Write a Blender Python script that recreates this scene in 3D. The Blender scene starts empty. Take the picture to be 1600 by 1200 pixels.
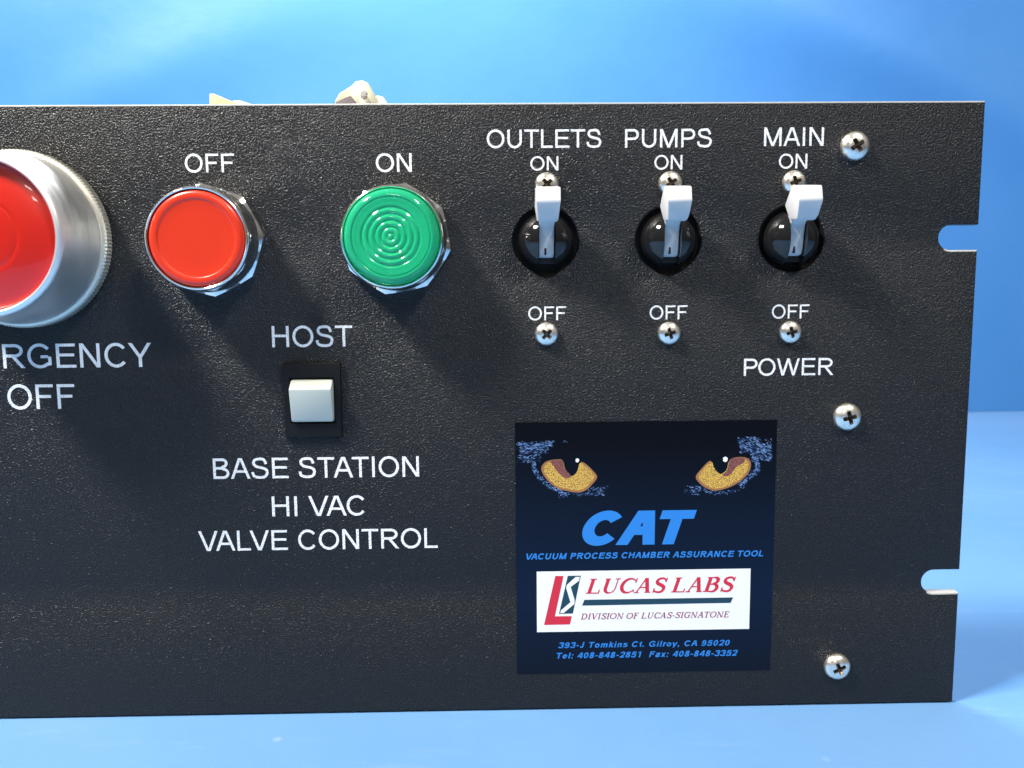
import bpy, math, random
from mathutils import Vector, Matrix
from mathutils.geometry import tessellate_polygon

# ------------------------------------------------------------------ units
# everything below is written in millimetres (x right, 0 = right edge of the
# face plate; y away from the viewer, 0 = painted face; z up, 0 = table top)
# and scaled by U into Blender units.
U = 0.01
PH = 177.0                      # plate height, 4 rack units
sc = bpy.context.scene
col = sc.collection
rnd = random.Random(7)

# ------------------------------------------------------------------ camera
CAMP = (-137.47722, -237.63643, PH - 51.0232951)
PITCH, YAW, ROLL = 0.114615120, 0.0180410924, -0.00833926394
FPX = 1300.0
def cam_axes():
    cp, sp, cy, sy, cr, sr = (math.cos(PITCH), math.sin(PITCH), math.cos(YAW),
                              math.sin(YAW), math.cos(ROLL), math.sin(ROLL))
    f = Vector((sy*cp, cy*cp, -sp)); x = Vector((cy, -sy, 0)); u = x.cross(f)
    return cr*x + sr*u, cr*u - sr*x, f
AX, AU, AF = cam_axes()
cd = bpy.data.cameras.new('camera')
cd.sensor_width = 36.0; cd.lens = 36.0*FPX/1600.0
cd.clip_start = 0.05; cd.clip_end = 500
cd.dof.use_dof = True; cd.dof.focus_distance = 2.42; cd.dof.aperture_fstop = 2.6
cam = bpy.data.objects.new('camera', cd); col.objects.link(cam)
m = Matrix((( AX.x, AU.x, -AF.x, CAMP[0]*U),
            ( AX.y, AU.y, -AF.y, CAMP[1]*U),
            ( AX.z, AU.z, -AF.z, CAMP[2]*U),
            (0, 0, 0, 1)))
cam.matrix_world = m
sc.camera = cam

def plate_xz(px, py, out=0.0):
    """measurement helper: where a photograph pixel meets the plane 'out' mm in
    front of the plate (used to turn measured print into millimetres)"""
    d = AX*((px-800)/FPX) - AU*((py-600)/FPX) + AF
    t = (-out - CAMP[1])/d.y
    return CAMP[0] + t*d.x, CAMP[2] + t*d.z

# ------------------------------------------------------------------ world + lamps
w = bpy.data.worlds.new("World"); sc.world = w; w.use_nodes = True
nt = w.node_tree; bg = nt.nodes['Background']
tc = nt.nodes.new('ShaderNodeTexCoord'); sx = nt.nodes.new('ShaderNodeSeparateXYZ')
mr = nt.nodes.new('ShaderNodeMapRange'); cr_ = nt.nodes.new('ShaderNodeValToRGB')
mr.inputs['From Min'].default_value = -1; mr.inputs['From Max'].default_value = 1
nt.links.new(tc.outputs['Generated'], sx.inputs[0]); nt.links.new(sx.outputs['Z'], mr.inputs['Value'])
nt.links.new(mr.outputs[0], cr_.inputs[0]); nt.links.new(cr_.outputs[0], bg.inputs['Color'])
e = cr_.color_ramp.elements
e[0].position = 0.40; e[0].color = (0.10, 0.10, 0.11, 1)
e[1].position = 0.95; e[1].color = (0.62, 0.60, 0.55, 1)
k = e.new(0.56); k.color = (0.30, 0.27, 0.235, 1)
bg.inputs['Strength'].default_value = 0.46

def lamp(name, loc, target, sx_, sy_, power, color):
    l = bpy.data.lights.new(name, 'AREA'); l.shape = 'RECTANGLE'
    l.size = sx_*U; l.size_y = sy_*U; l.energy = power; l.color = color
    o = bpy.data.objects.new(name, l); col.objects.link(o)
    o.location = [c*U for c in loc]
    d = Vector(target) - Vector(loc)
    o.rotation_euler = d.to_track_quat('-Z', 'Y').to_euler()
    return o
WARM = (1.0, 0.95, 0.87); COOL = (0.93, 0.97, 1.0)
# ceiling fixture ahead of the plate to the left, one to the right, one behind
lamp('ceiling_lamp_left', (-820, -330, PH+850), (-200, 0, 100), 250, 150, 3300, WARM)
lamp('ceiling_lamp_right', (620, -860, PH+1300), (-150, 0, 60), 260, 160, 1900, WARM)
lamp('ceiling_lamp_far', (-420, -2350, PH+1350), (-300, 0, 100), 300, 130, 390, WARM)
lamp('ceiling_lamp_farther', (-480, -3600, PH+1350), (-300, 0, 100), 300, 130, 390, WARM)
lamp('lamp_over_backdrop', (-215, 340, PH+560), (-215, 500, 60), 220, 100, 600, COOL)

sc.view_settings.view_transform = 'Standard'; sc.view_settings.look = 'None'
sc.view_settings.exposure = 0.1; sc.view_settings.gamma = 1.0
sc.render.engine = 'CYCLES'
sc.cycles.max_bounces = 8

# ------------------------------------------------------------------ materials
def mat(name, base, rough=0.5, metal=0.0, coat=0.0, spec=0.5, trans=0.0, ior=1.45, coat_rough=0.05, sss=0.0):
    m = bpy.data.materials.new(name); m.use_nodes = True
    b = m.node_tree.nodes['Principled BSDF']
    b.inputs['Base Color'].default_value = (*base, 1)
    b.inputs['Roughness'].default_value = rough
    b.inputs['Metallic'].default_value = metal
    b.inputs['Coat Weight'].default_value = coat
    b.inputs['Coat Roughness'].default_value = coat_rough
    b.inputs['Specular IOR Level'].default_value = spec
    b.inputs['Transmission Weight'].default_value = trans
    b.inputs['IOR'].default_value = ior
    if sss:
        b.inputs['Subsurface Weight'].default_value = sss
        b.inputs['Subsurface Scale'].default_value = 0.02
        b.inputs['Subsurface Radius'].default_value = (1, .8, .6)
    return m
def N(m, t, **kw):
    n = m.node_tree.nodes.new(t)
    for k_, v in kw.items():
        if k_.startswith('_'): setattr(n, k_[1:], v)
        else: n.inputs[k_.replace('__', ' ')].default_value = v
    return n
def L(m, a, b): m.node_tree.links.new(a, b)
def coords(m, scale=(1, 1, 1)):
    t = N(m, 'ShaderNodeTexCoord'); mp = N(m, 'ShaderNodeMapping')
    mp.inputs['Scale'].default_value = scale
    L(m, t.outputs['Object'], mp.inputs[0]); return mp.outputs[0]
def ramp(m, src, stops):
    r = N(m, 'ShaderNodeValToRGB'); L(m, src, r.inputs[0])
    el = r.color_ramp.elements
    el[0].position, el[0].color = stops[0][0], (*stops[0][1], 1)
    el[1].position, el[1].color = stops[-1][0], (*stops[-1][1], 1)
    for p, c in stops[1:-1]:
        q = el.new(p); q.color = (*c, 1)
    return r.outputs[0]
def bump(m, src, strength, dist, prev=None):
    b = N(m, 'ShaderNodeBump'); b.inputs['Strength'].default_value = strength
    b.inputs['Distance'].default_value = dist
    L(m, src, b.inputs['Height'])
    if prev is not None: L(m, prev, b.inputs['Normal'])
    return b.outputs[0]
def noise(m, c, scale, detail=2.0, rough=0.5):
    n = N(m, 'ShaderNodeTexNoise'); n.inputs['Scale'].default_value = scale
    n.inputs['Detail'].default_value = detail; n.inputs['Roughness'].default_value = rough
    L(m, c, n.inputs['Vector']); return n.outputs['Fac']
def BS(m): return m.node_tree.nodes['Principled BSDF']

M = {}
# wrinkle-textured black powder coat
p = mat('black_powder_coat', (0.022, 0.0215, 0.022), 0.40, spec=0.34); M['paint'] = p
c = coords(p)
n1 = noise(p, c, 200, 1.3, 0.6)
vo = N(p, 'ShaderNodeTexVoronoi'); vo.feature = 'SMOOTH_F1'; vo.inputs['Scale'].default_value = 215; vo.inputs['Smoothness'].default_value = 0.35; L(p, c, vo.inputs['Vector']); n2 = vo.outputs['Distance']; n3 = noise(p, coords(p, (1, 1, 1.6)), 2.2, 6, 0.62)
nn = bump(p, n2, 0.7, -0.0018); nn = bump(p, n1, 1.0, 0.0046, nn)
L(p, nn, BS(p).inputs['Normal'])
L(p, ramp(p, n3, [(0.32, (0.26,)*3), (0.68, (0.41,)*3)]), BS(p).inputs['Roughness'])
L(p, ramp(p, n1, [(0.35, (0.008, 0.0085, 0.0095)), (0.7, (0.019, 0.0195, 0.021))]), BS(p).inputs['Base Color'])
# upward plate edges: the light they catch is painted in as pale grey
p = mat('lit_edge', (0.34, 0.34, 0.33), 0.5); M['cut'] = p
L(p, bump(p, noise(p, coords(p, (1, 1, 12)), 30, 2), 0.3, 0.002), BS(p).inputs['Normal'])
# brushed aluminium of the guard, turned rings
p = mat('turned_aluminium', (0.88, 0.88, 0.86), 0.24, 0.9); M['turned'] = p
L(p, bump(p, noise(p, coords(p, (0.4, 60, 0.4)), 3, 3), 0.25, 0.0015), BS(p).inputs['Normal'])
L(p, ramp(p, noise(p, coords(p, (1, 6, 1)), 6, 3), [(0.3, (0.34,)*3), (0.75, (0.50,)*3)]), BS(p).inputs['Roughness'])
BS(p).inputs['Anisotropic'].default_value = 0.2
tg = N(p, 'ShaderNodeTangent'); tg.direction_type = 'RADIAL'; tg.axis = 'Y'; L(p, tg.outputs[0], BS(p).inputs['Tangent'])
M['knurl'] = mat('knurled_aluminium', (0.66, 0.64, 0.56), 0.45, 0.75)
p = mat('chrome_plate', (0.86, 0.86, 0.85), 0.07, 1.0); M['chrome'] = p
L(p, ramp(p, noise(p, coords(p), 18, 4), [(0.3, (0.05,)*3), (0.8, (0.17,)*3)]), BS(p).inputs['Roughness'])
p = mat('zinc_plated_steel', (0.92, 0.88, 0.80), 0.17, 0.95); M['zinc'] = p
L(p, ramp(p, noise(p, coords(p), 60, 3), [(0.3, (0.22,)*3), (0.8, (0.40,)*3)]), BS(p).inputs['Roughness'])
M['recess'] = mat('brown_recess_steel', (0.36, 0.30, 0.24), 0.38, 1.0)  # darker brown metal for the screw crosses
M['red_cap'] = mat('red_plastic', (0.64, 0.032, 0.009), 0.32, coat=0.35, coat_rough=0.12, sss=0.15)
M['red_lens'] = mat('glossy_red_plastic', (0.54, 0.012, 0.005), 0.3, coat=0.45, coat_rough=0.03, sss=0.1)
p = mat('green_lens_plastic', (0.03, 0.74, 0.36), 0.05, trans=0.58, ior=1.49, coat=0.0); M['green'] = p
M['green_core'] = mat('lamp_reflector', (0.75, 0.95, 0.82), 0.4)
p = mat('white_plastic', (0.62, 0.62, 0.62), 0.36, sss=0.1); M['white'] = p
p = mat('ivory_white_plastic', (0.50, 0.53, 0.47), 0.32, sss=0.1); M['ivory'] = p
p = mat('glossy_black_plastic', (0.008, 0.008, 0.009), 0.09, coat=0.3); M['ball'] = p
L(p, bump(p, noise(p, coords(p), 30, 2), 0.12, 0.004), BS(p).inputs['Normal'])
M['black'] = mat('matt_black_plastic', (0.0035, 0.0035, 0.004), 0.55, spec=0.3)
M['hollow'] = mat('dark_breaker_body', (0.006, 0.005, 0.005), 0.6)
p = mat('white_ink', (0.80, 0.81, 0.83), 0.42); M['ink'] = p
L(p, bump(p, noise(p, coords(p), 200, 1.3), 0.8, 0.004), BS(p).inputs['Normal'])
L(p, ramp(p, noise(p, coords(p), 120, 3, 0.7), [(0.30, (0.50, 0.51, 0.54)), (0.44, (0.76, 0.77, 0.79)), (0.7, (0.82, 0.83, 0.85))]), BS(p).inputs['Base Color'])
p = mat('sticker_black', (0.004, 0.006, 0.012), 0.34, spec=0.13); M['sticker'] = p
sz = N(p, 'ShaderNodeSeparateXYZ'); L(p, coords(p), sz.inputs[0])
mrr = N(p, 'ShaderNodeMapRange'); mrr.inputs['From Min'].default_value = -0.38; mrr.inputs['From Max'].default_value = 0.38
L(p, sz.outputs['Z'], mrr.inputs['Value'])
# ground colour: dark navy low down, black towards the top
L(p, ramp(p, mrr.outputs[0], [(0.0, (0.004, 0.007, 0.016)), (0.32, (0.004, 0.011, 0.033)), (0.62, (0.003, 0.007, 0.019)), (0.92, (0.002, 0.002, 0.004))]), BS(p).inputs['Base Color'])
M['print_blue'] = mat('print_blue', (0.022, 0.20, 0.62), 0.4)
M['print_white'] = mat('print_white', (0.80, 0.80, 0.82), 0.4)
M['print_red'] = mat('print_red', (0.58, 0.020, 0.045), 0.4)
M['print_maroon'] = mat('print_maroon', (0.30, 0.03, 0.06), 0.4)
M['print_teal'] = mat('print_teal', (0.010, 0.045, 0.075), 0.4)
M['fur_dark'] = mat('print_fur_blue', (0.014, 0.042, 0.14), 0.4)
M['fur_light'] = mat('print_fur_pale', (0.19, 0.33, 0.62), 0.4)
p = mat('print_amber', (0.62, 0.36, 0.05), 0.4); M['amber'] = p
v = N(p, 'ShaderNodeTexVoronoi'); v.inputs['Scale'].default_value = 330; L(p, coords(p), v.inputs['Vector'])
L(p, ramp(p, v.outputs['Distance'], [(0.1, (0.82, 0.56, 0.10)), (0.4, (0.66, 0.40, 0.055)), (0.7, (0.22, 0.12, 0.05))]), BS(p).inputs['Base Color'])
M['amber_rim'] = mat('print_amber_rim', (0.30, 0.13, 0.045), 0.4)
p = mat('print_rose', (0.42, 0.17, 0.12), 0.4); M['rose'] = p
v = N(p, 'ShaderNodeTexVoronoi'); v.inputs['Scale'].default_value = 330; L(p, coords(p), v.inputs['Vector'])
L(p, ramp(p, v.outputs['Distance'], [(0.1, (0.34, 0.12, 0.08)), (0.7, (0.10, 0.03, 0.035))]), BS(p).inputs['Base Color'])
M['cream'] = mat('cream_plastic', (0.72, 0.60, 0.36), 0.5)
M['clear'] = mat('pale_plastic', (0.85, 0.83, 0.74), 0.35)
M['grey'] = mat('grey_plastic', (0.16, 0.14, 0.15), 0.5)
M['brass'] = mat('pale_brass', (0.93, 0.92, 0.72), 0.33, 0.85)

# table covering and backdrop
def cloth(name, a, b, sheen_rough):
    p = mat(name, a, sheen_rough, spec=0.35)
    cc = coords(p)
    f = noise(p, cc, 0.9, 4, 0.6); g = noise(p, cc, 60, 2, 0.6)
    L(p, ramp(p, f, [(0.3, a), (0.7, b)]), BS(p).inputs['Base Color'])
    nb = bump(p, g, 0.18, 0.004); nb = bump(p, noise(p, cc, 3.0, 3), 0.10, 0.05, nb)
    L(p, nb, BS(p).inputs['Normal'])
    return p
M['backdrop'] = cloth('blue_backdrop_paper', (0.048, 0.186, 0.455), (0.054, 0.198, 0.475), 0.45)
p = cloth('blue_table_covering', (0.105, 0.245, 0.475), (0.128, 0.272, 0.51), 0.5); M['table'] = p
cc = coords(p); vd = N(p, 'ShaderNodeTexVoronoi'); vd.inputs['Scale'].default_value = 4.2; vd.inputs['Randomness'].default_value = 1.0; L(p, cc, vd.inputs['Vector'])
mk_ = ramp(p, vd.outputs['Distance'], [(0.035, (1, 1, 1)), (0.075, (0, 0, 0))]); st_ = ramp(p, noise(p, coords(p, (1, 5, 1)), 1.6, 5, 0.7), [(0.56, (0, 0, 0)), (0.74, (1, 1, 1))])
mx = N(p, 'ShaderNodeMix'); mx.data_type = 'RGBA'; mx.blend_type = 'SCREEN'; mx.inputs[0].default_value = 0.07
src = BS(p).inputs['Base Color'].links[0].from_socket
L(p, src, mx.inputs[6]); L(p, mk_, mx.inputs[7])
mx2 = N(p, 'ShaderNodeMix'); mx2.data_type = 'RGBA'; mx2.blend_type = 'SCREEN'; mx2.inputs[0].default_value = 0.05
L(p, mx.outputs[2], mx2.inputs[6]); L(p, st_, mx2.inputs[7]); L(p, mx2.outputs[2], BS(p).inputs['Base Color'])

# ------------------------------------------------------------------ mesh helpers
WORLD = {}
def link(name, me, mats, loc=(0, 0, 0), parent=None, smooth=None, rot=None):
    o = bpy.data.objects.new(name, me); col.objects.link(o)
    for mm in (mats if isinstance(mats, (list, tuple)) else [mats]):
        if mm is not None: me.materials.append(mm)
    WORLD[o] = Vector(loc)
    pl = WORLD[parent] if parent is not None else Vector((0, 0, 0))
    o.parent = parent
    o.location = (Vector(loc) - pl)*U
    if rot: o.rotation_euler = rot
    if smooth is not None and len(me.polygons):
        me.polygons.foreach_set('use_smooth', [True]*len(me.polygons))
        try: me.set_sharp_from_angle(angle=math.radians(smooth))
        except Exception: pass
    return o
def mk(name, V, F, idx=None):
    me = bpy.data.meshes.new(name)
    me.from_pydata([(a*U, b*U, c_*U) for a, b, c_ in V], [], F)
    if idx: me.polygons.foreach_set('material_index', idx)
    me.update(); return me
class MB:
    """collects geometry in mm"""
    def __init__(s): s.V = []; s.F = []; s.I = []
    def add(s, V, F, mi=0):
        b = len(s.V); s.V += [tuple(v) for v in V]
        s.F += [tuple(i+b for i in f) for f in F]; s.I += [mi]*len(F)
    def lathe(s, prof, n=96, mi=0, cx=0, cz=0, rmod=None):
        """profile (radius, out) turned about the y axis; out is towards the viewer"""
        rings = []
        V = []
        for j, (r, o) in enumerate(prof):
            if r < 1e-6:
                rings.append([len(V)]); V.append((cx, -o, cz))
            else:
                ids = []
                for i in range(n):
                    a = 2*math.pi*i/n; rr = r*(rmod(j, a) if rmod else 1)
                    ids.append(len(V)); V.append((cx+rr*math.cos(a), -o, cz+rr*math.sin(a)))
                rings.append(ids)
        F = []
        for A, B in zip(rings, rings[1:]):
            for i in range(n):
                j = (i+1) % n
                if len(A) == 1 and len(B) == 1: break
                if len(A) == 1: F.append((A[0], B[i], B[j]))
                elif len(B) == 1: F.append((A[i], B[0], A[j]))
                else: F.append((A[i], B[i], B[j], A[j]))
        s.add(V, F, mi)
    def prism(s, pts, y0, y1, mi=0):
        """pts (x,z) counter-clockwise from the viewer; y0 front, y1 back"""
        n = len(pts)
        V = [(x, y0, z) for x, z in pts] + [(x, y1, z) for x, z in pts]
        F = [tuple(range(n)), tuple(range(2*n-1, n-1, -1))]
        F += [(i, i+n, (i+1) % n+n, (i+1) % n) for i in range(n)]
        s.add(V, F, mi)
    def scale_xz(s, k):
        s.V = [(a*k, b, c_*k) for a, b, c_ in s.V]; return s
    def build(s, name, mats, loc, parent=None, smooth=35, bevel=0):
        me = mk(name, s.V, s.F, s.I)
        import bmesh
        bm = bmesh.new(); bm.from_mesh(me)
        bmesh.ops.recalc_face_normals(bm, faces=bm.faces)
        if bevel:
            ed = [e_ for e_ in bm.edges if e_.is_manifold and e_.calc_face_angle(0) > math.radians(25)]
            bmesh.ops.bevel(bm, geom=ed, offset=bevel*U, segments=2, profile=0.6, affect='EDGES', clamp_overlap=True)
        bm.to_mesh(me); bm.free()
        return link(name, me, mats, loc, parent, smooth)
def tag(o, label=None, cat=None, group=None, kind=None):
    if label: o['label'] = label
    if cat: o['category'] = cat
    if group: o['group'] = group
    if kind: o['kind'] = kind
    return o

# ------------------------------------------------------------------ setting
WALLY = 573.0
def table_z(x, y):
    return 0.0
V = []; F = []
xs = [-1500 + 3000*i/60 for i in range(61)]; ys = [-900 + (WALLY+900)*i/30 for i in range(31)]
for y in ys:
    for x in xs: V.append((x, y, 0.35*math.sin(x*.011+y*.006)*math.sin(y*.013) if abs(y) > 60 or x > 60 else 0.0))
for j in range(30):
    for i in range(60):
        a = j*61+i; F.append((a, a+1, a+62, a+61))
tb = link('table_top', mk('table_top', V, F), M['table'], (0, 0, -0.4), None, 60); tag(tb, kind='structure')
# backdrop: smooth hanging sheet; arching folds shaped to imitate arched bands of lamp light
V = []; F = []
nx, nz = 150, 70
def light_band_fold(x, z):
    s = (z-PH) + 0.00059*(x+100)**2
    g = lambda c_, w_: math.exp(-((s-c_)/w_)**2)
    edge = 1/(1+math.exp(-(abs(x+100)-230)/70))
    return ((11 if x > -100 else 3.5)*g(232, 34)*edge + 2*g(330, 50) - 4*g(150, 45)*edge + 2.5*math.sin(x*.012+.6)*(0.4+0.6*min(1, max(0, z)/300)))
for j in range(nz+1):
    z = -2 + 700*j/nz
    for i in range(nx+1):
        x = -1500 + 3000*i/nx
        V.append((x, WALLY - light_band_fold(x, z), z))
for j in range(nz):
    for i in range(nx):
        a = j*(nx+1)+i; F.append((a, a+1, a+nx+2, a+nx+1))
bd = link('backdrop', mk('backdrop', V, F), M['backdrop'], (0, 0, 0), None, 80); tag(bd, kind='structure')

# ------------------------------------------------------------------ the panel (one thing)
root = bpy.data.objects.new('rack_control_panel', None); col.objects.link(root)
root.empty_display_size = 0.3; WORLD[root] = Vector((-241.3, 0, 0)); root.location = WORLD[root]*U
tag(root, 'black textured metal rack panel with buttons, toggle breakers and an amber-eyed sticker, on blue table', 'control panel')

def H(z): return PH + z          # z measured down from the plate's top edge
# ---- face plate
PW = 482.6; TH = 3.2
def slot_r(zc):                  # open slot in the right edge, walked bottom to top
    r = 3.55; out = [(0, zc-r)]
    for i in range(13):
        a = -math.pi/2 - math.pi*i/12
        out.append((-7.8+r*math.cos(a), zc+r*math.sin(a)))
    out.append((0, zc+r)); return out
def slot_l(zc):
    r = 3.55; out = [(-PW, zc+r)]
    for i in range(13):
        a = math.pi/2 - math.pi*i/12
        out.append((-PW+7.8+r*math.cos(a), zc+r*math.sin(a)))
    out.append((-PW, zc-r)); return out
outer = [(-PW, H(-177)), (0, H(-177))] + slot_r(H(-139.1)) + slot_r(H(-37.7)) + [(0, H(0)), (-PW, H(0))] + slot_l(H(-37.7)) + slot_l(H(-139.1))
BRK = [(-123.3, -37.7, 0.9), (-88.5, -37.7, 0.55), (-53.5, -37.7, 0.25)]
holes = []
for bx, bz, pt in BRK:
    h = []
    for i in range(64):
        a = -2*math.pi*i/64
        d = abs(((a+math.pi/2+math.pi) % (2*math.pi))-math.pi)
        r = 9.3
        if d < 0.62: r = min(9.3/math.cos(0.62-d), 9.3+pt*1.1)*1.0 if pt > 0.3 else 9.3
        h.append((bx+r*math.cos(a), H(bz)+r*math.sin(a)))
    holes.append(h)
def offset_loop(lp, d):
    """move every point to the left-hand (material) side by d"""
    n = len(lp); out = []
    for i in range(n):
        p0, p1, p2 = Vector(lp[i-1]), Vector(lp[i]), Vector(lp[(i+1) % n])
        a = (p1-p0).normalized(); b = (p2-p1).normalized()
        na = Vector((-a.y, a.x)); nb = Vector((-b.y, b.x)); mm = (na+nb)
        if mm.length < 1e-6: mm = na
        mm.normalize(); kk = d/max(0.5, mm.dot(na))
        out.append(tuple(p1+mm*kk))
    return out
def plate(loops, th, ch, mb, mi_face=0, mi_edge=1, mi_hole=0):
    rings = [(ch, 0.0), (ch*0.55, ch*0.12), (ch*0.16, ch*0.5), (0, ch), (0, th)]
    V = []; F = []; I = []; base = []
    for lp in loops:
        n = len(lp); st = []
        for d, y in rings:
            q = offset_loop(lp, d) if d else lp
            st.append(len(V)); V += [(x, y, z) for x, z in q]
        base.append((st, n))
        for k_ in range(len(rings)-1):
            for i in range(n):
                j = (i+1) % n
                F.append((st[k_]+i, st[k_+1]+i, st[k_+1]+j, st[k_]+j)); I.append(mi_edge if lp is loops[0] and abs(lp[j][0]-lp[i][0]) > 0.9*math.dist(lp[i], lp[j]) and lp[j][0] < lp[i][0] else mi_hole)  # pale lit colour goes only on outer edges that face up
    for which in (0, -1):
        pl = []; ids = []
        for st, n in base:
            pl.append([Vector((V[st[which]+i][0], V[st[which]+i][2], 0)) for i in range(n)])
            ids += [st[which]+i for i in range(n)]
        for t in tessellate_polygon(pl):
            F.append(tuple(ids[i] for i in t)); I.append(mi_face)
    b = len(mb.V); mb.V += V; mb.F += [tuple(i+b for i in f) for f in F]; mb.I += I
mb = MB(); plate([outer]+holes, TH, 0.48, mb)
me = mk('face_plate', mb.V, mb.F, mb.I)
import bmesh
bm = bmesh.new(); bm.from_mesh(me); bmesh.ops.recalc_face_normals(bm, faces=bm.faces); bm.to_mesh(me); bm.free()
face = link('face_plate', me, [M['paint'], M['cut']], (0, 0, 0), root, 30)
tag(face, 'black textured face plate with open slots in its edge and white printed words')

# ------------------------------------------------------------------ lettering
def arc(cx, cy, rx, ry, a0, a1, n=None):
    n = n or max(4, int(abs(a1-a0)/9))
    return [(cx+rx*math.cos(math.radians(a0+(a1-a0)*i/n)), cy+ry*math.sin(math.radians(a0+(a1-a0)*i/n))) for i in range(n+1)]
def cat(pts, n=5):
    out = []; P_ = [pts[0]]+list(pts)+[pts[-1]]
    for i in range(1, len(P_)-2):
        p0, p1, p2, p3 = P_[i-1], P_[i], P_[i+1], P_[i+2]
        for k_ in range(n):
            t = k_/n
            out.append(tuple(0.5*((2*p1[j])+(-p0[j]+p2[j])*t+(2*p0[j]-5*p1[j]+4*p2[j]-p3[j])*t*t+(-p0[j]+3*p1[j]-3*p2[j]+p3[j])*t**3) for j in (0, 1)))
    out.append(pts[-1]); return out
class Pen:
    def __init__(s, w): s.w = w; s.h = w/2; s.polys = []
    def P(s, pts, w=None, closed=False):
        """stroke along a line; w a number or one width per point"""
        n = len(pts); W_ = w if isinstance(w, list) else [w or s.w]*n
        Lf = []; Rt = []
        for i in range(n):
            if closed: a = pts[i-1]; b = pts[i]; c_ = pts[(i+1) % n]
            else: a = pts[max(0, i-1)]; b = pts[i]; c_ = pts[min(n-1, i+1)]
            d1 = Vector((b[0]-a[0], b[1]-a[1])); d2 = Vector((c_[0]-b[0], c_[1]-b[1]))
            if d1.length < 1e-7: d1 = d2
            if d2.length < 1e-7: d2 = d1
            d1.normalize(); d2.normalize(); n1 = Vector((-d1.y, d1.x)); n2 = Vector((-d2.y, d2.x))
            mm = n1+n2
            mm = n1 if mm.length < 1e-6 else mm.normalized()
            kk = W_[i]/2/max(0.45, mm.dot(n1))
            Lf.append((b[0]+mm.x*kk, b[1]+mm.y*kk)); Rt.append((b[0]-mm.x*kk, b[1]-mm.y*kk))
        s.polys.append(('strip', Lf, Rt, closed))
    def D(s, x0, y0, x1, y1, w=None):
        """diagonal whose ends are cut level"""
        w = w or s.w; L_ = math.hypot(x1-x0, y1-y0); k_ = w*L_/abs(y1-y0)/2
        s.polys.append(('poly', [(x0-k_, y0), (x0+k_, y0), (x1+k_, y1), (x1-k_, y1)]))
    def hw(s, dx, dy, w=None): return (w or s.w)*math.hypot(dx, dy)/abs(dy)
    def B(s, x0, y0, x1, y1): s.polys.append(('poly', [(x0, y0), (x1, y0), (x1, y1), (x0, y1)]))
    def G(s, pts): s.polys.append(('poly', pts))

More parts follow.
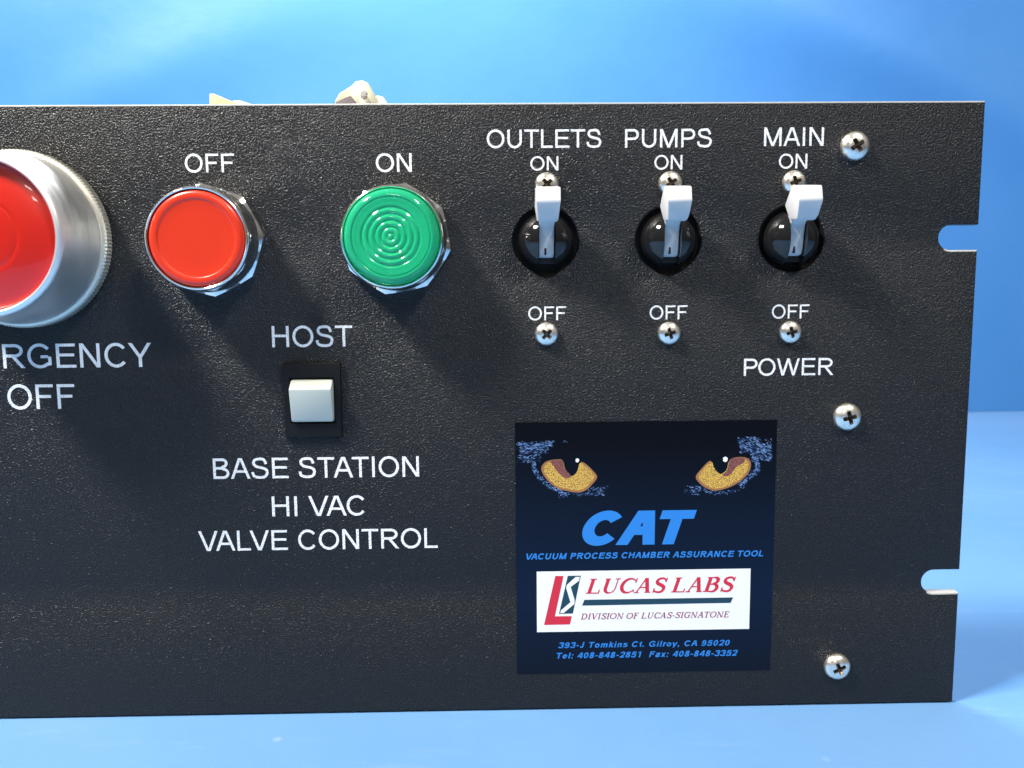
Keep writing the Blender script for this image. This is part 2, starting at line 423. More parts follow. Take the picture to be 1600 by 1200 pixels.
def sans(ch, w):
    p = Pen(w); h = p.h; hb = w*0.93
    if ch == 'A':
        k_ = p.hw(.4, 1)
        p.D(k_/2, 0, .466-k_*.18, 1); p.D(.932-k_/2, 0, .466+k_*.18, 1); p.B(.21, .29, .72, .29+hb); a = .932
    elif ch == 'B':
        p.B(.1, 0, .1+w, 1)
        p.P([(.1+w*.6, 1-h), (.52, 1-h)]+arc(.55, .76, .80-.55-h, .24-h, 85, -85)+[(.5, .52), (.1+w*.6, .52)])
        p.P([(.12+w*.6, .52), (.54, .52)]+arc(.57, .27, .865-.57-h, .27-h*1.0, 85, -85)+[(.54, h), (.1+w*.6, h)]); a = .932
    elif ch in 'CG':
        rx, ry = .46-h, .515-h
        if ch == 'C': p.P(arc(.53, .5, rx, ry, 38, 322, 34)); a = 1.008
        else:
            p.P(arc(.55, .5, .485-h, ry, 38, 310, 34)+[(1.0-h, .17), (1.0-h, .50-h*.5)]); p.B(.58, .385+.02, 1.0-w*.9, .385+.02+hb); a = 1.087
    elif ch == 'D':
        p.B(.11, 0, .11+w, 1); p.P([(.11+w*.6, 1-h), (.42, 1-h)]+arc(.47, .5, .945-.47-h, .5-h, 88, -88, 18)+[(.42, h), (.11+w*.6, h)]); a = 1.008
    elif ch == 'E':
        p.B(.11, 0, .11+w, 1); p.B(.11+w*.9, 1-hb, .865, 1); p.B(.11+w*.9, .47, .82, .47+hb); p.B(.11+w*.9, 0, .885, hb); a = .932
    elif ch == 'F':
        p.B(.11, 0, .11+w, 1); p.B(.11+w*.9, 1-hb, .81, 1); p.B(.11+w*.9, .45, .715, .45+hb); a = .853
    elif ch == 'H':
        p.B(.11, 0, .11+w, 1); p.B(.9-w, 0, .9, 1); p.B(.11+w*.9, .475, .9-w*.9, .475+hb); a = 1.008
    elif ch == 'I': p.B(.13, 0, .13+w, 1); a = .388
    elif ch == 'J': p.P([(.56-h, 1), (.56-h, .28)]+arc(.31, .28, .25-h, .30-h, 0, -170)); a = .698
    elif ch == 'L': p.B(.1, 0, .1+w, 1); p.B(.1+w*.9, 0, .74, hb); a = .777
    elif ch == 'M':
        k_ = p.hw(.36, 1)
        p.B(.1, 0, .1+w, 1); p.B(1.063-w, 0, 1.063, 1); p.D(.1+k_/2, 1, .58, 0); p.D(1.063-k_/2, 1, .58, 0); a = 1.163
    elif ch == 'N':
        k_ = p.hw(.66, 1)
        p.B(.105, 0, .105+w, 1); p.B(.9-w, 0, .9, 1); p.D(.105+k_/2, 1, .9-k_/2, 0); a = 1.008
    elif ch == 'O': p.P(arc(.543, .5, .487-h, .515-h, 0, 351, 39), closed=True); a = 1.087
    elif ch in 'PR':
        p.B(.11, 0, .11+w, 1); y0 = .41 if ch == 'P' else .445
        cy = (1+y0)/2
        p.P([(.11+w*.6, 1-h), (.52, 1-h)]+arc(.57, cy, (.875 if ch == 'P' else .91)-.57-h, (1-y0)/2-h, 86, -86)+[(.52, y0+h), (.11+w*.6, y0+h)])
        a = .932
        if ch == 'R': k_ = p.hw(.32, .47); p.D(.52, .47, .97-k_/2, 0); a = 1.008
    elif ch == 'S':
        t, b_, xl, xr = 1.012-h, -.012+h, .075+h, .865-h
        p.P(cat([(xr-.045, .70), (xr-.085, .82), (.63, t-.015), (.46, t), (.27, t-.025), (xl+.045, .84), (xl+.03, .735), (xl+.09, .635), (.32, .575), (.50, .53), (.68, .48), (xr-.02, .395), (xr, .275), (xr-.05, .15), (.66, b_+.025), (.48, b_), (.27, b_+.025), (xl+.01, .155), (xl-.03, .315)])); a = .932
    elif ch == 'T': p.B(.025, 1-hb, .828, 1); p.B(.426-h, 0, .426+h, 1-hb*.9); a = .853
    elif ch == 'U': p.P([(.11+h, 1), (.11+h, .38)]+arc(.504, .38, .394-h, .395-h, 182, 358, 18)+[(.898-h, .38), (.898-h, 1)]); a = 1.008
    elif ch == 'V':
        k_ = p.hw(.4, 1); p.D(k_/2, 1, .466-k_*.16, 0); p.D(.932-k_/2, 1, .466+k_*.16, 0); a = .932
    elif ch == 'W':
        k_ = p.hw(.27, 1); x = [.01+k_/2, .36, .66, .96, 1.31-k_/2]
        p.D(x[0], 1, x[1], 0); p.D(x[1], 0, x[2], 1); p.D(x[2], 1, x[3], 0); p.D(x[3], 0, x[4], 1); a = 1.318
    elif ch == 'Y':
        k_ = p.hw(.4, .6); p.D(.01+k_/2, 1, .466, .40); p.D(.922-k_/2, 1, .466, .40); p.B(.466-h, 0, .466+h, .44); a = .932
    elif ch == ' ': a = .388
    elif ch == '-': p.B(.06, .30, .40, .30+hb); a = .46
    elif ch == ',': p.B(.1, 0, .1+w*1.05, w); p.D(.1+w*.75, 0, .1+w*.3, -.17, w*.5); a = .388
    elif ch == '.': p.B(.1, 0, .1+w, w); a = .388
    elif ch == ':': p.B(.1, 0, .1+w, w); p.B(.1, .72-w, .1+w, .72); a = .44
    elif ch == '0': p.P(arc(.385, .5, .33-h, .51-h, 0, 345, 23), closed=True); a = .776
    elif ch == '1': p.B(.33, 0, .33+w, 1); p.D(.40, 1, .16, .76, w*.8); a = .776
    elif ch == '2': p.P(cat([(.09+h, .70), (.16+h*.5, .90-h*.4), (.38, 1.01-h), (.62, .92-h*.4), (.70-h*.6, .72), (.60, .50), (.36, .27), (.20, h*1.2)])); p.B(.07, 0, .71, hb); a = .776
    elif ch == '3': p.P(cat([(.08+h, .74), (.18, .93-h*.3), (.38, 1.01-h), (.58, .93-h*.3), (.66-h*.3, .76), (.58, .60), (.36, .54)])); p.P(cat([(.36, .54), (.60, .48), (.71-h, .29), (.62, .09+h*.4), (.38, h-.01), (.16, .08+h*.4), (.06+h, .27)])); a = .776
    elif ch == '4': p.B(.47, 0, .47+w, 1); p.B(.03, .22, .73, .22+hb); p.D(.50, 1, .09, .24); a = .776
    elif ch == '5': p.B(.17, 1-hb, .68, 1); p.P(cat([(.22, 1-hb*.6), (.15+h*.4, .50), (.36, .62-h*.2), (.60, .56), (.70-h, .33), (.60, .10+h*.3), (.36, h-.01), (.16, .09+h*.3), (.06+h, .27)])); a = .776
    elif ch == '8': p.P(arc(.385, .755, .28-h*.9, .255-h*.9, 0, 340, 18), closed=True); p.P(arc(.385, .275, .33-h, .285-h*.9, 0, 340, 18), closed=True); a = .776
    elif ch == '9': p.P(arc(.37, .67, .31-h, .34-h, 0, 340, 18), closed=True); p.P(cat([(.69-h, .66), (.66-h*.5, .34), (.54, .10+h*.4), (.34, h-.01), (.15, .10+h*.4), (.08+h, .24)])); a = .776
    elif ch == 'a': p.P(arc(.34, .22, .27-h*.8, .24-h*.8, 0, 340, 14), closed=True); p.P([(.66-h, 0), (.66-h, .52), (.56, .70-h*.5), (.36, .745-h), (.14, .62)]); a = .776
    elif ch == 'e': p.P(arc(.385, .36, .33-h, .375-h, 5, 320, 20)); p.B(.08, .32, .70, .32+hb*.9); a = .776
    elif ch == 'i': p.B(.09, 0, .09+w, .72); p.B(.09, .86, .09+w, 1); a = .31+w*.3
    elif ch == 'k': p.B(.09, 0, .09+w, 1); p.D(.18, .28, .58, .72); p.D(.34, .45, .64, 0); a = .70
    elif ch == 'l': p.B(.09, 0, .09+w, 1); a = .31+w*.3
    elif ch == 'm': p.B(.09, 0, .09+w, .72); p.P([(.09+w*.8, .55), (.3, .735-h), (.46, .735-h), (.555, .58), (.555, 0)]); p.P([(.6, .56), (.74, .735-h), (.9, .735-h), (1.03-h, .58), (1.03-h, 0)]); a = 1.12
    elif ch == 'n': p.B(.09, 0, .09+w, .72); p.P([(.09+w*.8, .55), (.30, .735-h), (.52, .735-h), (.68-h, .56), (.68-h, 0)]); a = .776
    elif ch == 'o': p.P(arc(.385, .36, .34-h, .375-h, 0, 345, 20), closed=True); a = .776
    elif ch == 'r': p.B(.09, 0, .09+w, .72); p.P([(.09+w*.8, .5), (.25, .70-h*.5), (.46, .73-h)]); a = .48
    elif ch == 's': p.P(cat([(.62-h, .52), (.52, .68-h*.4), (.35, .735-h), (.15, .65), (.12+h*.4, .52), (.34, .40), (.58, .30), (.60, .17), (.36, h-.01), (.14, .08+h*.2), (.05+h, .22)]), w*.85); a = .70
    elif ch == 't': p.P([(.17+h, .92), (.17+h, .18), (.26+h, h), (.40, h)]); p.B(.03, .72-hb*.85, .38, .72); a = .388+.04
    elif ch == 'x': p.D(.12, 0, .56, .72); p.D(.12, .72, .56, 0); a = .70
    elif ch == 'y': p.D(.10, .72, .36, 0); p.D(.62, .72, .28, -.22); a = .70
    else: raise ValueError(ch)
    return p.polys, a

def serif(ch, tk, tn):
    """high-contrast roman capitals: tk thick stroke, tn hairline"""
    p = Pen(tk); h = tk/2
    def stem(x, w=tk, y0=0, y1=1, s0=True, s1=True):
        p.B(x-w/2, y0, x+w/2, y1)
        if s0: p.B(x-w/2-.09, y0, x+w/2+.09, y0+tn)
        if s1: p.B(x-w/2-.09, y1-tn, x+w/2+.09, y1)
    def wv(pts, f): return [tn+(tk-tn)*f(i/(len(pts)-1)) for i in range(len(pts))]
    bowl = lambda t: math.sin(math.pi*t)**1.3
    if ch == 'L': stem(.25); p.B(.25, 0, .84, tn); p.B(.84-tn, 0, .84, .26); a = .90
    elif ch == 'I': stem(.25); a = .50
    elif ch == 'E': stem(.25); p.B(.25, 0, .84, tn); p.B(.84-tn, 0, .84, .24); p.B(.25, 1-tn, .80, 1); p.B(.80-tn, .78, .80, 1); p.B(.25, .5, .62, .5+tn); p.B(.62-tn, .40, .62, .62); a = .91
    elif ch == 'F': stem(.25); p.B(.25, 1-tn, .78, 1); p.B(.78-tn, .78, .78, 1); p.B(.25, .5, .62, .5+tn); p.B(.62-tn, .40, .62, .62); a = .83
    elif ch == 'T': stem(.45, s1=False); p.B(.04, 1-tn, .86, 1); p.B(.04, .77, .04+tn, 1); p.B(.86-tn, .77, .86, 1); a = .91
    elif ch == 'U':
        p.B(.08, 1-tn, .40, 1); p.B(.68, 1-tn, .98, 1)
        q = [(.24, 1), (.24, .36)]+arc(.53, .33, .29, .33-tn/2, 184, 356, 14)+[(.83, .36), (.83, 1)]
        p.P(q, [tk, tk]+[tk+(tn-tk)*min(1, i/9) for i in range(15)]+[tn, tn]); a = 1.06
    elif ch == 'N': stem(.20, tn, s0=True, s1=False); stem(.86, tn, s0=False); p.D(.16, 1, .84, 0, tk*.85); p.B(.02, 1-tn, .25, 1); a = 1.06
    elif ch == 'V': p.D(.18, 1, .52, 0); p.D(.86, 1, .55, 0, tn); p.B(.02, 1-tn, .36, 1); p.B(.72, 1-tn, 1.0, 1); a = 1.0
    elif ch == 'A': p.D(.16, 0, .50, 1, tn*1.2); p.D(.84, 0, .52, 1); p.B(.28, .33, .72, .33+tn); p.B(.02, 0, .30, tn); p.B(.66, 0, 1.0, tn); a = 1.02
    elif ch in 'CG':
        q = arc(.55, .5, .42, .5-tn/2, 42, 318, 30); p.P(q, wv(q, lambda t: math.sin(math.pi*t)**1.6)); p.B(.86, .68, .86+tn, 1); a = .95
        if ch == 'G': p.B(.82-h, .05, .82+h, .46); p.B(.66, .44, 1.0, .44+tn); a = 1.06
        else: p.D(.88, .24, .92, .08, tn)
    elif ch == 'O':
        q = arc(.54, .5, .44, .5-tn/2, 0, 350, 36); p.P(q, [tn+(tk-tn)*abs(math.cos(math.radians(350*i/36)))**1.3 for i in range(37)], True); a = 1.08
    elif ch == 'D': stem(.25); q = [(.25, 1-tn/2), (.42, 1-tn/2)]+arc(.46, .5, .46, .5-tn/2, 88, -88, 16)+[(.42, tn/2), (.25, tn/2)]; p.P(q, wv(q, bowl)); a = 1.06
    elif ch == 'B':
        stem(.25); q = [(.25, 1-tn/2), (.46, 1-tn/2)]+arc(.50, .76, .24, .24-tn/2, 88, -88, 12)+[(.46, .52), (.25, .52)]; p.P(q, wv(q, bowl))
        q = [(.25, .52), (.5, .52)]+arc(.54, .27, .27, .25, 88, -88, 12)+[(.5, tn/2), (.25, tn/2)]; p.P(q, wv(q, bowl)); a = .98
    elif ch == 'S':
        q = cat([(.70, .74), (.64, .90), (.46, 1-tn/2), (.25, .90), (.19, .76), (.28, .62), (.46, .53), (.64, .42), (.72, .27), (.64, .08), (.44, tn/2), (.22, .10), (.13, .28)])
        p.P(q, wv(q, lambda t: math.sin(math.pi*t)**1.2)); p.B(.70, .70, .70+tn, 1); p.B(.12, 0, .12+tn, .30); a = .82
    elif ch == ' ': a = .36
    elif ch == '-': p.B(.06, .34, .38, .34+tn*1.3); a = .44
    else: raise ValueError(ch)
    return p.polys, a

def poly_tris(pts):
    return tessellate_polygon([[Vector((a, b, 0)) for a, b in pts]])
def word_mesh(text, fn, x0, x1, z0, z1, slant=0.0, track=0.0, caps=None):
    """x0..x1 ink extent, z0 base line, z1 cap height, all mm relative to loc"""
    pieces = []; x = 0
    for i, ch in enumerate(text):
        pl, a = fn(ch); s_ = 1.0
        if caps and ch not in ' -' and i not in caps: s_ = 0.86
        for q in pl:
            if q[0] == 'poly': pieces.append(('poly', [((px*s_+x)+slant*py*s_, py*s_) for px, py in q[1]]))
            else: pieces.append(('strip', [((px*s_+x)+slant*py*s_, py*s_) for px, py in q[1]], [((px*s_+x)+slant*py*s_, py*s_) for px, py in q[2]], q[3]))
        x += a*s_ + track
        if i+1 < len(text) and (ch+text[i+1]) in ('AV', 'VA', 'AT', 'TA', 'LV', 'PO', 'LT', 'AC'): x -= 0.07*(1.6 if ch+text[i+1] in ('AV', 'VA') else 1)
    allx = [p_[0] for q in pieces for l_ in q[1:3] if isinstance(l_, list) for p_ in l_]
    mn, mx = min(allx), max(allx); kx = (x1-x0)/(mx-mn); kz = z1-z0
    V = []; F = []
    for n_, q in enumerate(pieces):
        y = -0.012 - 0.004*(n_ % 5)
        T = lambda p_: (x0+(p_[0]-mn)*kx, y, z0+p_[1]*kz)
        b = len(V)
        if q[0] == 'poly':
            V += [T(p_) for p_ in q[1]]; F += [tuple(b+i for i in t) for t in poly_tris(q[1])]
        else:
            n = len(q[1]); V += [T(p_) for p_ in q[1]] + [T(p_) for p_ in q[2]]
            for i in range(n if q[3] else n-1):
                j = (i+1) % n; F.append((b+i, b+n+i, b+n+j, b+j))
    return V, F
def face_out(V, F):
    """wind every face so that it looks at the viewer (-y)"""
    out = []
    for f in F:
        a, b, c_ = (Vector(V[i]) for i in f[:3]); nn_ = (b-a).cross(c_-a)
        out.append(tuple(reversed(f)) if nn_.y > 0 else tuple(f))
    return out
def words(text, fn, pxl, pxr, pyb, pyt, parent, material, name='lettering', y=0.0, slant=0.0, label=None, track=0.0, caps=None):
    """pyb/pyt: (left, right) measured heights of base line and cap line"""
    pb = (pyb, pyb) if not isinstance(pyb, tuple) else pyb
    pt = (pyt, pyt) if not isinstance(pyt, tuple) else pyt
    xa, za = plate_xz(pxl, pb[0]); xb, zb = plate_xz(pxr, pb[1])
    _, zc = plate_xz(pxl, pt[0]); _, zd = plate_xz(pxr, pt[1])
    z0 = (za+zb)/2; z1 = (zc+zd)/2; cx = (xa+xb)/2
    V, F = word_mesh(text, fn, xa-cx, xb-cx, 0, z1-z0, slant, track, caps)
    F = face_out(V, F)
    o = link(name, mk(name, V, F), material, (cx, y, z0), parent)
    if label: tag(o, label)
    return o
SW = lambda w_: (lambda ch: sans(ch, w_))
reg = SW(.128)
for t, l_, r_, b_, t_, lab in (
    ('OFF', 289.5, 366.5, 269.3, 240.2, 'white word OFF above the red push button'),
    ('ON', 587.5, 643.5, 268.6, 239.6, 'white word ON above the green lamp'),
    ('OUTLETS', 760.7, 939.5, 231, 202.3, 'white word OUTLETS above the left toggle'),
    ('ON', 828.6, 872.5, 266.3, 244.3, 'small white word ON under OUTLETS'),
    ('PUMPS', 976.5, 1112, 230.3, 201.3, 'white word PUMPS above the middle toggle'),
    ('ON', 1022.3, 1066, 264.8, 242.3, 'small white word ON under PUMPS'),
    ('MAIN', 1193.5, 1286.8, 228, 199, 'white word MAIN above the right toggle'),
    ('ON', 1216.7, 1261, 263.3, 240.3, 'small white word ON under MAIN'),
    ('OFF', 825.4, 884.5, 500.3, 478.9, 'small white word OFF below the left toggle'),
    ('OFF', 1014.9, 1074, 499, 477.3, 'small white word OFF below the middle toggle'),
    ('OFF', 1205.8, 1264.5, 497.6, 475.9, 'small white word OFF below the right toggle'),
    ('POWER', 1162, 1302, 586.6, 559.8, 'white word POWER right of the lower breaker screws'),
    ('HOST', 425.5, 551.2, 542, 509, 'white word HOST above the white rocker switch'),
    ('BASE STATION', 333.7, 655, (748, 745), (716, 713), 'white words BASE STATION under the rocker switch'),
    ('HI VAC', 425.5, 570, 806, 774.8, 'white words HI VAC'),
    ('VALVE CONTROL', 311, 684, (860, 857), (829, 826), 'white words VALVE CONTROL'),
    ('OFF', 13, 118.3, 639, 600.6, 'large white word OFF under EMERGENCY'),
):
    words(t, reg, l_, r_, b_, t_, face, M['ink'], label=lab)
# EMERGENCY runs out of the photograph: same size and spacing as its visible end
xr0, zb0 = plate_xz(238, 573.2); _, zt0 = plate_xz(238, 535.6); xl0, _ = plate_xz(4, 573.2)
ch_ = zt0-zb0; vis = sum(sans(c_, .128)[1] for c_ in 'RGENCY'); full = sum(sans(c_, .128)[1] for c_ in 'EMERGENCY')
wv_ = (xr0-xl0)*full/vis
V, F = word_mesh('EMERGENCY', reg, -wv_/2, wv_/2, 0, ch_); F = face_out(V, F)
tag(link('lettering', mk('lettering', V, F), M['ink'], (xr0-wv_/2, 0, zb0), face), 'large white word EMERGENCY below the red stop button')

# ------------------------------------------------------------------ emergency stop with aluminium guard
ES = (-268.5, 0, H(-36.6))
kn = 150
mb = MB()
mb.lathe([(20, 0), (25.0, 0.15), (25.25, 0.7), (25.25, 3.6), (25.0, 4.2), (24.3, 4.5), (24.2, 5.0)], n=kn*2,
         rmod=lambda j, a: 1+(0.011 if j in (2, 3) and int(round(a*kn*2/(2*math.pi))) % 2 == 0 else 0))
guard = MB()
guard.lathe([(24.2, 4.3), (24.35, 5.2), (24.1, 6.2), (23.0, 14), (22.2, 20.2), (21.9, 21.2), (21.3, 21.75), (20.7, 21.8), (20.25, 21.4), (20.1, 20.6), (19.9, 12)], n=144)
guard.scale_xz(.952); mb.scale_xz(.952)
g = guard.build('emergency_stop_guard', M['turned'], ES, root, 40)
tag(g, 'round turned aluminium guard round the red emergency button')
mb.build('knurled_ring', M['knurl'], ES, g, 20)
cap = MB()
cap.lathe([(19.95, 8), (19.95, 18.2), (19.7, 18.8), (19.1, 19.15), (17.5, 19.6), (15.5, 20.05), (13, 20.45), (11, 20.7), (9.95, 20.8), (9.75, 20.74), (9.6, 20.78), (8.6, 20.9), (5, 21.05), (0, 21.1)], n=128)
cap.scale_xz(.952).build('red_button_cap', M['red_lens'], ES, g, 60)

# ------------------------------------------------------------------ push button and pilot lamp
def octagon(R, a0, n=8):
    return [(R*math.cos(math.radians(a0+360*i/n)), R*math.sin(math.radians(a0+360*i/n))) for i in range(n)]
def nut(a0, loc, parent):
    mb = MB(); pts = octagon(16.1, a0)
    mb.lathe([(15.9, 0), (15.9, 0.6)], n=8)  # washer edge, turned below
    mb.V = []; mb.F = []; mb.I = []
    # flats with a conical chamfer: each ring blends octagon to circle
    rings = [(1.0, 0.0, 0.0), (1.0, 0.0, 2.6), (0.985, 0.25, 3.3), (0.93, 0.9, 3.9)]
    n = 96; V = []; F = []
    def roct(a):
        a = (math.degrees(a)-a0) % 45
        return 16.1*math.cos(math.radians(22.5))/math.cos(math.radians(a-22.5))
    for s_, bl, o_ in rings:
        for i in range(n):
            a = 2*math.pi*i/n+math.radians(a0); r = roct(a)*(1-bl)+15.6*bl; r *= s_
            V.append((r*math.cos(a), -o_, r*math.sin(a)))
    for k_ in range(3):
        for i in range(n):
            j = (i+1) % n; F.append((k_*n+i, (k_+1)*n+i, (k_+1)*n+j, k_*n+j))
    c0 = len(V)
    for i in range(n):
        a = 2*math.pi*i/n+math.radians(a0); V.append((12*math.cos(a), -3.9, 12*math.sin(a)))
    for i in range(n):
        j = (i+1) % n; F.append((3*n+i, c0+i, c0+j, 3*n+j))
    mb.add(V, F); mb.scale_xz(.985); return mb.build('nut', M['chrome'], loc, parent, 18)
OB = (-217.0, 0, H(-37.2)); NB = (-165.2, 0, H(-37.2))
bez = lambda: [(14.6, 3.6), (14.45, 4.6), (14.1, 5.2), (14.1, 10.6), (14.2, 11.3), (14.0, 11.9), (13.6, 12.15), (13.35, 12.0), (13.25, 11.4), (13.2, 6)]
mb = MB(); mb.lathe(bez(), 112)
mb.scale_xz(.977)
b1 = mb.build('push_button', M['chrome'], OB, root, 40); tag(b1, 'red push button in a chrome bezel, under the word OFF')
nut(5, OB, b1)
# locating tab of the washer behind the nut
wq = [plate_xz(*q, 0.5) for q in ((372, 306), (384, 312), (413, 358), (417, 366), (417.5, 374), (414, 380), (404, 384), (380, 384), (360, 340))]
mb = MB(); mb.prism([(x-OB[0], z-OB[2]) for x, z in reversed(wq)], -0.9, -0.02)
mb.build('lock_washer', M['zinc'], OB, b1, 30, bevel=0.25)
mb = MB(); mb.lathe([(13.15, 7), (13.15, 10.9), (13.0, 11.6), (12.6, 12.1), (12.0, 12.35), (11.4, 12.36), (10.8, 12.34), (10.6, 12.26), (10.5, 12.18), (10.2, 12.14), (7, 12.12), (3, 12.1), (0, 12.1)], 112)
mb.scale_xz(.977).build('red_cap', M['red_cap'], OB, b1, 60)
mb = MB(); mb.lathe(bez(), 112)
mb.scale_xz(.977)
b2 = mb.build('indicator_lamp', M['chrome'], NB, root, 40); tag(b2, 'green ringed indicator lamp in a chrome bezel, under the word ON')
nut(-12, NB, b2)
prof = [(13.1, 5.0), (13.1, 10.8), (13.12, 11.8), (12.75, 12.9), (12.1, 13.7), (11.4, 14.05), (10.95, 14.05), (10.8, 13.85), (10.6, 13.8), (10.45, 14.0), (9.6, 14.05), (8.8, 13.9)]
k_ = 46
for i in range(1, k_+1):
    r = 8.7*(1-i/k_)
    prof.append((max(0, r), 13.5+0.5*abs(math.cos(math.pi*r/1.75))**.8+0.004*(76-r*r)))
inner = [(0, 9.2)] + [(12.2*i/24, 9.2+0.18*(i % 2)) for i in range(1, 24)] + [(12.2, 9.2), (12.2, 5.0)]
mb = MB(); mb.lathe(prof, 128); lens = mb
mb.lathe(inner+[(13.1, 5.0)], 128)
mb.scale_xz(.977).build('green_lens', M['green'], NB, b2, 50)
mb = MB(); pr = [(10.0, 4.6), (10.0, 7.4)]+[(10.0-10.0*i/30, 7.4 + 1.2*math.cos(math.pi*(10-10*i/30)/20)) for i in range(1, 31)]
mb.lathe(pr, 96); mb.build('reflector', M['green_core'], NB, b2, 30)

# ------------------------------------------------------------------ toggle breakers
def half_ball(R, xin, side, zc, oc):
    """the part of a ball beyond x = xin on one side of the handle slot"""
    V = []; F = []; n = 40; m_ = 16
    # rings of constant x
    for j in range(m_+1):
        t = j/m_; x = xin+(R-xin)*math.sin(t*math.pi/2)
        r = math.sqrt(max(0, R*R-x*x))
        for i in range(n):
            a = 2*math.pi*i/n; V.append((side*x, -(oc+r*math.cos(a)), zc+r*math.sin(a)))
    for j in range(m_):
        for i in range(n):
            q = (i+1) % n; F.append((j*n+i, (j+1)*n+i, (j+1)*n+q, j*n+q))
    F.append(tuple(range(n)))
    return V, F
def toggle(bx, bz, lab, lean):
    L0 = (bx, 0, H(bz)); mb = MB()
    for s_ in (-1, 1):
        V, F = half_ball(7.9, 2.35, s_, 0, -1.4); mb.add(V, F)
    o = mb.build('toggle_breaker', M['ball'], L0, root, 45); tag(o, lab)
    # dark moulding behind the hole, with the slot floor
    mb = MB(); mb.lathe([(0, -5.2), (11.2, -5.2), (11.2, -9.0), (0, -9.0)], 48)
    mb.lathe([(9.2, -4.6), (10.6, -4.4), (10.8, -3.5), (11.3, -3.45), (11.3, -5.2)], 48)
    mb.build('breaker_body', M['hollow'], L0, o, 30)
    mb = MB(); mb.prism([(-2.3, -6.6), (2.3, -6.6), (2.3, 6.6), (-2.3, 6.6)], -0.2, 5.0)
    mb.build('slot_floor', M['hollow'], L0, o, 30)
    # white handle: a curved web that runs in the slot and a wedge-shaped paddle
    mb = MB(); w0 = 2.15
    web = [(6.2, 8.6), (5.2, 6.0), (3.4, 4.4), (0.5, 3.6), (-3.0, 3.1), (-4.4, 2.4), (-4.8, 1.4), (-5.0, -1.0), (3.0, -1.0), (7.0, 3.2)]
    def loft(sections, mi=0):
        """sections: list of (z, out) outlines with half widths, same count"""
        V = []; F = []
        (ol, wl) = sections
        n = len(ol)
        for s_ in (-1, 1):
            for (z, o_), ww in zip(ol, wl): V.append((s_*ww+lean*max(0, o_)*0.02, -o_, z))
        F.append(tuple(range(n))); F.append(tuple(range(2*n-1, n-1, -1)))
        for i in range(n):
            j = (i+1) % n; F.append((i, j, j+n, i+n))
        mb.add(V, F, mi)
    loft((web, [w0]*len(web)))
    pad = [(4.3, 10.2), (5.6, 11.4), (9.5, 13.4), (13.4, 12.3), (14.0, 7.6), (9.0, 2.6), (4.9, 5.2)]
    loft((pad, [2.55, 3.0, 3.3, 3.3, 3.3, 3.3, 2.8]))
    h_ = mb.build('toggle_handle', M['white'], L0, o, 40, bevel=0.55)
    mb = MB(); mb.prism([(-0.6, -4.2), (-0.05, -4.2), (-0.05, -2.4), (-0.32, -2.0), (-0.6, -2.4)], -3.2, -1.0)
    mb.build('handle_notch', M['hollow'], L0, o, 30)
for (bx, bz, _), lab, lean in zip(BRK, ('black round toggle breaker with white handle up, under OUTLETS', 'black round toggle breaker with white handle up, under PUMPS', 'black round toggle breaker with white handle up, under MAIN'), (0.0, 0.9, 1.0)):
    toggle(bx, bz, lab, lean)

# ------------------------------------------------------------------ pan-head screws with cross recess
def screw(x, z, R, ang, lab):
    hgt = R*0.62
    mb = MB(); n = 64; V = []; F = []
    # dome rings outside the cross; the cross is cut as a real hole in the dome
    def cross_r(a):
        a = (a-ang) % (math.pi/2); a = min(a, math.pi/2-a)     # distance from an arm axis
        arm, half = R*0.50, R*0.15
        r1 = arm/max(1e-3, math.cos(a)); r2 = half/max(1e-3, math.sin(a)) if a > 1e-3 else 1e9
        return max(min(r1, r2), half*1.5)
    dome = lambda r: hgt*math.sqrt(max(0.0, 1-(r/(R*1.03))**2.6))
    K = 9
    for k2 in range(K+1):
        for i in range(n):
            a = 2*math.pi*i/n; r0 = cross_r(a); t = k2/K; r = r0+(R-r0)*t**0.8
            V.append((r*math.cos(a), -dome(r), r*math.sin(a)))
    for i in range(n):
        a = 2*math.pi*i/n; V.append((R*math.cos(a), 0.05, R*math.sin(a)))
    for k2 in range(K+1):
        for i in range(n):
            j = (i+1) % n; F.append((k2*n+i, (k2+1)*n+i, (k2+1)*n+j, k2*n+j))
    mb.add(V, F); o = mb.build('screw', M['zinc'], (x, 0, H(z)), root, 40); tag(o, lab)
    V = []; F = []
    for (s_, dep) in ((1.0, 0.0), (0.72, R*0.34), (0.25, R*0.55)):
        for i in range(n):
            a = 2*math.pi*i/n; r = cross_r(a)
            V.append((s_*r*math.cos(a), -(dome(r)-dep), s_*r*math.sin(a)))
    for k2 in range(2):
        for i in range(n):
            j = (i+1) % n; F.append((k2*n+i, (k2+1)*n+i, (k2+1)*n+j, k2*n+j))
    F.append(tuple(range(2*n, 3*n)))
    mb = MB(); mb.add(V, F); mb.build('cross_recess', M['recess'], (x, 0, H(z)), o, 30)
for x, z, R, a, lab in (
    (-36.6, -12.3, 4.05, .55, 'pan head screw at the top right corner beside MAIN'),
    (-35.8, -89.0, 4.0, .25, 'pan head screw right of the sticker, below POWER'),
    (-36.0, -165.0, 3.95, .45, 'pan head screw at the bottom right corner'),
    (-123.0, -22.3, 3.35, .70, 'small screw behind the handle under OUTLETS'),
    (-88.3, -22.2, 3.35, .60, 'small screw behind the handle under PUMPS'),
    (-53.4, -22.1, 3.3, .35, 'small screw behind the handle under MAIN'),
    (-123.2, -64.1, 3.35, .78, 'small screw below the left OFF'),
    (-88.1, -64.2, 3.3, .30, 'small screw below the middle OFF'),
    (-53.2, -64.2, 3.2, .25, 'small screw below the right OFF')):
    screw(x, z, R, a, lab)

